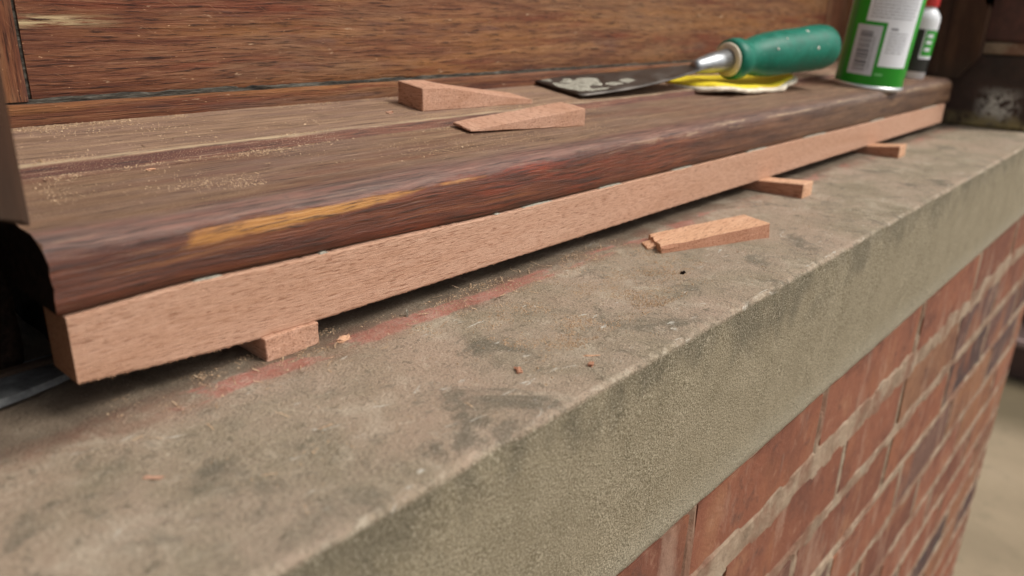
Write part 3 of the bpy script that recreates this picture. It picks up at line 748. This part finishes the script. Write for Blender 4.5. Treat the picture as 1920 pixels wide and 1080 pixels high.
for q in ((.10, -.30, .013, .017, .0030), (.19, .10, .016, .013, .0036), (.05, -.05, .007, .016, .0018), (.25, .42, .010, .008, .0026), (.05, .75, .006, .005, .001), (.30, -.35, .010, .006, .0014), (.16, -.75, .012, .004, .0014), (.40, -.2, .012, .01, .0007), (.93, .1, .004, .003, .0012), (.13, .35, .008, .006, .0030), (.08, -.6, .006, .005, .0022), (.22, -.2, .007, .005, .0028), (.16, .62, .005, .004, .002)): blob(*q)
def along(me, a, b):
    q = (b-a).to_track_quat('Z', 'Y').to_matrix().to_4x4(); q.translation = a; me.transform(q); return me
hd = (end-col_); HL = hd.length
SH = plain('polished_steel_ferrule', (.36, .37, .38), .42, 1., .2, 120)
kp('ferrule', along(lathe('ferrule', [(.0045, -.004), (.0066, .0), (.0078, .008), (.0098, .022), (.0106, .045)], 28), ferr-d*.002, col_+hd*.02), SH)
g = N('glossy_green_plastic', .4, .28); n = g.noi(g.obj(), 90, 5, .6); sc2 = g.noi(g.obj(), 240, 5, .7); gc = g.mix(g.mr(sc2, .60, .70, 0., .55), g.ramp(n, (.3, (.002, .105, .066)), (.7, (.005, .165, .108))), (.16, .28, .22))
GREEN = g.out(gc, g.bump(n, .0006, .3), g.mr(n, .3, .7, .36, .55))
GP = [(.0112, .0), (.0165, .0003), (.0188, .0025), (.0196, .008), (.0190, .014), (.0172, .019), (.0165, .024), (.0172, .030), (.0196, .042), (.0214, .058), (.0220, .075), (.0220, .095), (.0224, .115), (.0232, .130), (.0232, .143), (.0220, .1515), (.0180, .1565), (.009, .1585), (.002, .159)]
kp('handle', along(lathe('handle', GP, 40), col_, end), GREEN)
CREAM = plain('cream_plastic_ring', (.62, .55, .42), .5, 0, .15)
kp('collar_ring', along(lathe('collar_ring', [(.0112, -.0018), (.0150, -.0020), (.0160, -.0010), (.0160, .0006), (.0112, .0006)], 36), col_, end), CREAM)
PAINT = plain('white_paint_fleck', (.50, .48, .42), .6, 0, .1)
zc = hd.normalized(); side = zc.cross(Vector((0, 0, 1))).normalized(); upv = side.cross(zc)
for t, a, r_ in ((.05, 20, .0013), (.107, 62, .0020), (.112, 8, .0019), (.068, 45, .0010)):
    rr = .0176+.0043*min(1, t/.07); a = math.radians(a); nrm = (side*math.cos(a)+upv*math.sin(a)); 
    # the side seen in the photograph faces -X -Y
    if nrm.y > 0: nrm = (-side*math.cos(a)+upv*math.sin(a))
    bm = bmesh.new(); bmesh.ops.create_icosphere(bm, subdivisions=2, radius=1)
    for v in bm.verts: v.co = col_+zc*t+nrm*(rr+.0001)+zc*(v.co.x*r_*1.1)+zc.cross(nrm)*(v.co.y*r_*(1+.3*v.co.x))+nrm*(v.co.z*r_*.35)
    kp('paint_fleck', fin(bm, 'paint_fleck', True), PAINT)

# yellow torn abrasive sheet under the handle
YEL = plain('yellow_abrasive_face', (.80, .62, .015), .75, 0, .18, 500)
WHT = plain('torn_cream_paper_edge', (.74, .66, .52), .9, 0, .18, 220)
def sheet(name, mat, grow, dz, seed, parent=None):
    fr_ = [(.664, .2300), (.668, .2050), (.677, .1905), (.694, .1835), (.712, .1800), (.728, .1815), (.742, .1770), (.757, .1800), (.775, .1790), (.792, .1760), (.812, .1775), (.832, .1800), (.846, .1850)]
    bk = [(.676, .2440), (.69, .2480), (.70, .2500), (.715, .25), (.73, .249), (.745, .247), (.76, .244), (.775, .241), (.79, .238), (.805, .232), (.82, .226), (.835, .216), (.848, .20)]
    V = []; F = []; m_ = 7; sub = 4; pts = []
    for i in range((len(fr_)-1)*sub+1):
        k = min(i//sub, len(fr_)-2); t = i/sub-k
        f_ = Vector((*fr_[k], 0)).lerp(Vector((*fr_[k+1], 0)), t); b_ = Vector((*bk[k], 0)).lerp(Vector((*bk[k+1], 0)), t)
        f_ += (f_-b_).normalized()*(grow*(1+.75*nz(i*.35, seed, 0, 1)+.5*nz(i*.9, seed, 4, 1)))
        pts.append((f_, b_))
    N_ = len(pts)
    for i, (f_, b_) in enumerate(pts):
        for j in range(m_+1):
            q = f_.lerp(b_, j/m_); s_ = i/(N_-1)
            zs = (.0773+.1*(q.y-.202)) if q.y > .2036 else (.0682+.0785*(q.y-.142))
            lift = .0048+.0020*math.sin(s_*math.pi*2.2+.4)+.0040*max(0, s_-.72)/.28-.0008*(1-j/m_)*math.sin(s_*20)
            base = .0765+.05*(q.y-.2)
            V.append((q.x, q.y, max(zs+.0006, base-.002+lift)+dz))
    for i in range(N_-1):
        for j in range(m_): a = i*(m_+1)+j; F.append((a, a+m_+1, a+m_+2, a+1))
    o = obj(name, pydata(name, V, F, True), mat, parent); md = o.modifiers.new('s', 'SOLIDIFY'); md.thickness = .0022 if parent is None else .0038; md.offset = -1; return o
ys = sheet('abrasive_sheet', YEL, -.0005, .0016, 1); tag(ys, 'torn yellow abrasive sheet with ragged pale edge under the green handle', 'sandpaper')
sheet('torn_edge', WHT, .0050, -.0004, 2, ys)

# ------------------------------------------------------------------ tin
tin = empty('tin', (.979, .1495, .0686)); tin.rotation_euler = (.085, 0, 0); tag(tin, 'green tin with white printed label and barcode, standing on the wooden sill', 'tin')
R_ = .0372
GT = plain('green_printed_tin', (.012, .30, .018), .32, 0, .05, 30); RIM = plain('tinplate_rim', (.66, .67, .68), .3, .75, .08, 60)
LAB = plain('white_printed_label', (.78, .81, .86), .4, 0, .03, 40); INK = plain('grey_ink', (.27, .28, .31), .5, 0, .1); BINK = plain('barcode_ink', (.13, .13, .15), .5, 0, .05); BARB = plain('barcode_panel', (.56, .57, .62), .4, 0, .05)
obj('body', lathe('body', [(R_*.99, .003), (R_, .004), (R_, .117), (R_*.99, .118)], 128), GT, tin)
obj('bottom_rim', lathe('bottom_rim', [(R_-.002, 0), (R_+.0006, 0), (R_+.0013, .0012), (R_+.0013, .0036), (R_+.0002, .0048), (R_-.001, .005)], 64), RIM, tin)
obj('top_rim', lathe('top_rim', [(R_-.001, .1165), (R_+.0012, .1172), (R_+.0014, .1195), (R_+.0003, .1215), (R_-.003, .1213), (R_-.004, .118)], 64), RIM, tin)
obj('lid', lathe('lid', [(R_-.0045, .1175), (R_-.006, .1205), (R_-.009, .1205), (R_-.0105, .1185), (.001, .1188)], 48), RIM, tin)
PH = 197.8; RL = R_+.0002
lb = obj('label', patch('label', RL, PH-30, PH+60, .073, .112), LAB, tin)
obj('label', patch('label', RL, PH+7, PH+60, .0265, .0731), LAB, tin)
bc = obj('barcode_panel', patch('barcode_panel', RL, PH-43, PH+1, .0155, .0690), BARB, tin)
rt = random.Random(2); z = .020
while z < .062:
    h = rt.choice((.0006, .0010, .0016, .0024)); obj('bar', patch('bar', RL+.00015, PH-34, PH-12+rt.uniform(-.5, .5), z, z+h, 6), BINK, tin).parent = bc; z += h+rt.choice((.0008, .0012, .0018))
obj('print_line', patch('print_line', RL+.00015, PH-9, PH-7.5, .022, .058, 2), INK, bc)
def lines(par, a0, a1, z0, z1, step):
    z = z1
    while z > z0:
        a = a0
        while a < a1-3:
            b = min(a1, a+rt.uniform(3, 11)); obj('print_line', patch('print_line', RL+.00015, a, b, z, z+.0009, 3), INK, par); a = b+rt.uniform(1, 2.2)
        z -= step
lines(lb, PH-24, PH+52, .0755, .1015, .0034)
lines(lb, PH+13, PH+46, .040, .062, .0034)
obj('print_heading', patch('print_heading', RL+.00015, PH-22, PH+2, .1045, .1075, 5), BINK, lb)
obj('print_heading', patch('print_heading', RL+.00015, PH+14, PH+26, .0655, .068, 5), INK, lb)
obj('print_line', patch('print_line', RL+.00015, PH+6, PH+19, .0165, .0188, 4), plain('pale_green_ink', (.16, .52, .17), .4), tin)
obj('label_seam', patch('label_seam', RL, PH-89, PH-80, .006, .116, 3), LAB, tin)
for v_ in (PH-66,): obj('light_green_stripe', patch('light_green_stripe', RL, v_, v_+13, .006, .116, 4), plain('mid_green_print', (.03, .23, .05), .3, 0, .05), tin)

# bottle behind the tin
bt = empty('bottle', (1.172, .1570, .0692)); bt.rotation_euler = (.085, 0, 0); tag(bt, 'white plastic bottle with red cap behind the green tin', 'bottle')
WP = plain('white_plastic', (.74, .76, .79), .35, 0, .04, 60); RC = plain('red_plastic_cap', (.62, .045, .045), .35, 0, .06)
BLK = plain('black_label_print', (.018, .02, .018), .4, 0, .2); GL = plain('green_label_print', (.02, .33, .02), .4, 0, .08)
r2 = .0178
obj('body', lathe('body', [(r2-.002, 0), (r2, .0015), (r2, .076), (r2-.001, .081), (r2-.005, .0865), (.0095, .090), (.0092, .0935)], 40), WP, bt)
obj('cap', lathe('cap', [(.0108, .092), (.0112, .093), (.0108, .120), (.0095, .122), (.005, .123), (.0042, .137), (.003, .139)], 36), RC, bt)
ph2 = math.degrees(math.atan2(-.305, -1.168)) % 360
lb2 = obj('label', patch('label', r2+.0002, ph2-28, ph2+115, .010, .064, 20), BLK, bt)
obj('label_panel', patch('label_panel', r2+.0004, ph2+12, ph2+80, .027, .0635, 14), LAB, lb2)
gp = obj('label_emblem', patch('label_emblem', r2+.0006, ph2+17, ph2+78, .031, .0630, 14), GL, lb2)
for z_ in (.037, .046, .054): obj('print_line', patch('print_line', r2+.0008, ph2+26, ph2+52, z_, z_+.0045, 8), LAB, lb2)

# ------------------------------------------------------------------ sawdust, shavings and chips
def surf(x, y):
    if y < .1185: return 0.
    if y < .2025: return .0682+.0785*(y-.142) if y > .137 else None
    return .0773+.1*(y-.202)
def dust(name, zones, seed, smin, smax, mat, onstone):
    r = random.Random(seed); V = []; F = []
    for (x0, x1, y0, y1, n, px) in zones:
        k = 0; tries = 0
        while k < n and tries < n*8:
            tries += 1
            x = x0+(x1-x0)*r.random()**px; y = y0+(y1-y0)*r.random()
            if nz(x, y, seed, 55)+.6*nz(x, y, seed, 180) < r.uniform(-.35, .35): continue
            k += 1
            z = 0. if onstone else (.0682+.0785*(y-.142) if y < .2026 else .0773+.1*(y-.202))
            s = r.uniform(smin, smax)*(1.7 if r.random() < .06 else 1); a = r.uniform(0, 6.28); l = s*r.uniform(1, 2.6)
            ca, sa = math.cos(a), math.sin(a); hgt = s*r.uniform(.5, 1.1); tl = r.uniform(0, .4)*l
            q = [(-l/2, -s/2, -.0002), (l/2, -s/2, -.0002+tl), (l/2, s/2, -.0002+tl), (-l/2, s/2, -.0002), (0, 0, hgt)]
            b = len(V); V += [(x+ca*u-sa*v, y+sa*u+ca*v, z+w_) for u, v, w_ in q]
            F += [(b, b+1, b+4), (b+1, b+2, b+4), (b+2, b+3, b+4), (b+3, b, b+4)]
    o = obj(name, pydata(name, V, F), mat); return o
g = N('pale_sawdust', .95, .1); n = g.noi(g.obj(), 900, 2, .5); DUST = g.out(g.ramp(n, (.3, (.27, .165, .095)), (.5, (.43, .295, .185)), (.72, (.60, .45, .30))))
s1 = dust('sawdust', [(.09, .62, .2055, .212, 1500, 1.3), (.09, .6, .255, .270, 1300, 1.2), (.09, .6, .212, .256, 1500, 1.4), (.09, .5, .190, .2015, 1500, 1.2), (.10, .5, .16, .192, 900, 1.2), (.125, .185, .146, .166, 900, 1), (.09, .45, .196, .2022, 1500, 1.1), (.09, .45, .2645, .2702, 1400, 1.1), (.25, .45, .137, .165, 900, 1), (.4, .9, .14, .27, 900, 1.2)], 21, .00016, .00046, DUST, False)
tag(s1, 'pale sawdust scattered over the top of the old wooden sill', 'sawdust', kind='stuff')
s2 = dust('sawdust', [(.09, .2, .108, .128, 700, 1), (.2, .42, .085, .122, 2600, 1), (.24, .42, .03, .085, 6500, 1), (.1, .6, .01, .11, 1300, 1), (.42, .95, .02, .11, 500, 1)], 33, .00016, .00046, DUST, True)
tag(s2, 'fine pinkish sawdust scattered over the stone sill before the new strip', 'sawdust', kind='stuff')
# curled thread-like shavings
V = []; F = []; r = random.Random(9)
for k in range(170):
    on = r.random()
    if on < .55: x, y = r.uniform(.09, .42), r.uniform(.09, .124); z = .0004
    elif on < .7: x, y = r.uniform(.1, .5), r.uniform(.02, .1); z = .0004
    else:
        x = r.uniform(.1, .5); y = r.choice((r.uniform(.14, .2), r.uniform(.208, .265))); z = (.0682+.0785*(y-.142) if y < .2026 else .0773+.1*(y-.202))+.0004
    a = r.uniform(0, 6.28); L_ = r.uniform(.002, .007)*(2 if r.random() < .12 else 1); cv = r.uniform(-220, 220); st_ = 7; w_ = r.uniform(.0001, .00028); b = len(V)
    for i in range(st_+1):
        V += [(x-math.sin(a)*w_, y+math.cos(a)*w_, z), (x+math.sin(a)*w_, y-math.cos(a)*w_, z+.0001)]
        x += math.cos(a)*L_/st_; y += math.sin(a)*L_/st_; z += r.uniform(-.0001, .0003); a += cv*L_/st_
    for i in range(st_): q = b+2*i; F.append((q, q+1, q+3, q+2))
s3 = obj('shavings', pydata('shavings', V, F), DUST); tag(s3, 'thin curled wood shavings caught along the strip and the sill', 'shavings', kind='stuff')
def chip(x, y, z, L_, W_, H_, rot, mat, label):
    bm = bmesh.new(); bmesh.ops.create_cube(bm, size=1); bmesh.ops.subdivide_edges(bm, edges=bm.edges, cuts=3, use_grid_fill=True)
    ca, sa = math.cos(rot), math.sin(rot)
    for v in bm.verts:
        k = v.co.copy(); k += noise.noise_vector(k*2.3+Vector((x*90, y*90, 0)))*.42*Vector((1, 1, .5)).length/1.5
        u_, v_, w_ = k.x*L_, k.y*W_, (k.z+.42)*H_; v.co = Vector((x+ca*u_-sa*v_, y+sa*u_+ca*v_, z+w_))
    return tag(obj('wood_chip', fin(bm, 'wood_chip'), mat), label, 'wood chip', 'wood chips left from sawing')
chip(.1925, .1115, 0, .0065, .0035, .0012, .35, NEWB, 'pale wood chip on the red paint line near the rough sawn wedge')
chip(.2592, .0198, 0, .0060, .0008, .0006, -.75, NEWB, 'thin pale splinter lying on stone near the chipped edge')
chip(.2516, .0150, 0, .0030, .0020, .0011, .4, RED_SHADE, 'small red crumb on stone beside the thin pale splinter')
chip(.2245, .0330, 0, .0040, .0024, .0014, .9, RED_SHADE, 'reddish brick crumb lying on a bare patch of stone')
chip(.391, .0498, 0, .0026, .0020, .0014, .2, ROT, 'small black speck on stone beside the loose pale wedge')
chip(.100, .2485, .0815, .011, .004, .0014, .05, BOARD, 'brown sliver of bark-like wood in dust by the frame')
chip(.3205, .2290, .0798, .0045, .0028, .0014, .3, NEWD, 'small pink chip on the wooden sill beside the thick wedge')
chip(.150, .1905, .0716, .0042, .0016, .0012, .2, NEWB, 'pale flake lying below the groove of the wooden sill')
chip(.0835, .0655, 0, .0045, .0014, .0008, -.8, NEWD, 'pinkish splinter on the bare stone away from the strip')
chip(.232, .113, 0, .0016, .0008, .0030, .8, SEAL, 'pale grey flake standing in the shadow under the strip')

# ------------------------------------------------------------------ steps beyond the end of the wall
ds = empty('door_steps', (3.7, .55, -1.15)); tag(ds, 'dark brown steps on the path beyond the end of the brick wall', 'steps')
STEP = plain('dark_red_brown_step_paint', (.055, .026, .02), .6, 0, .4, 12)
for n_, a, b in (('step', (3.30, -.05, -1.1502), (4.6, 1.3, -1.0)), ('step', (3.60, .0, -1.0005), (4.6, 1.3, -.84))):
    o = obj(n_, box(n_, a, b, .01, 2), STEP, ds); o.location = -ds.location
for n_, a, b in (('step_edge', (3.288, -.062, -1.018), (3.33, 1.3, -.992)), ('step_edge', (3.588, -.012, -.858), (3.63, 1.3, -.832))):
    o = obj(n_, box(n_, a, b, .008, 2), plain('worn_mauve_step_edge', (.20, .13, .115), .7, 0, .2, 30), ds); o.location = -ds.location
sc.render.film_transparent = False
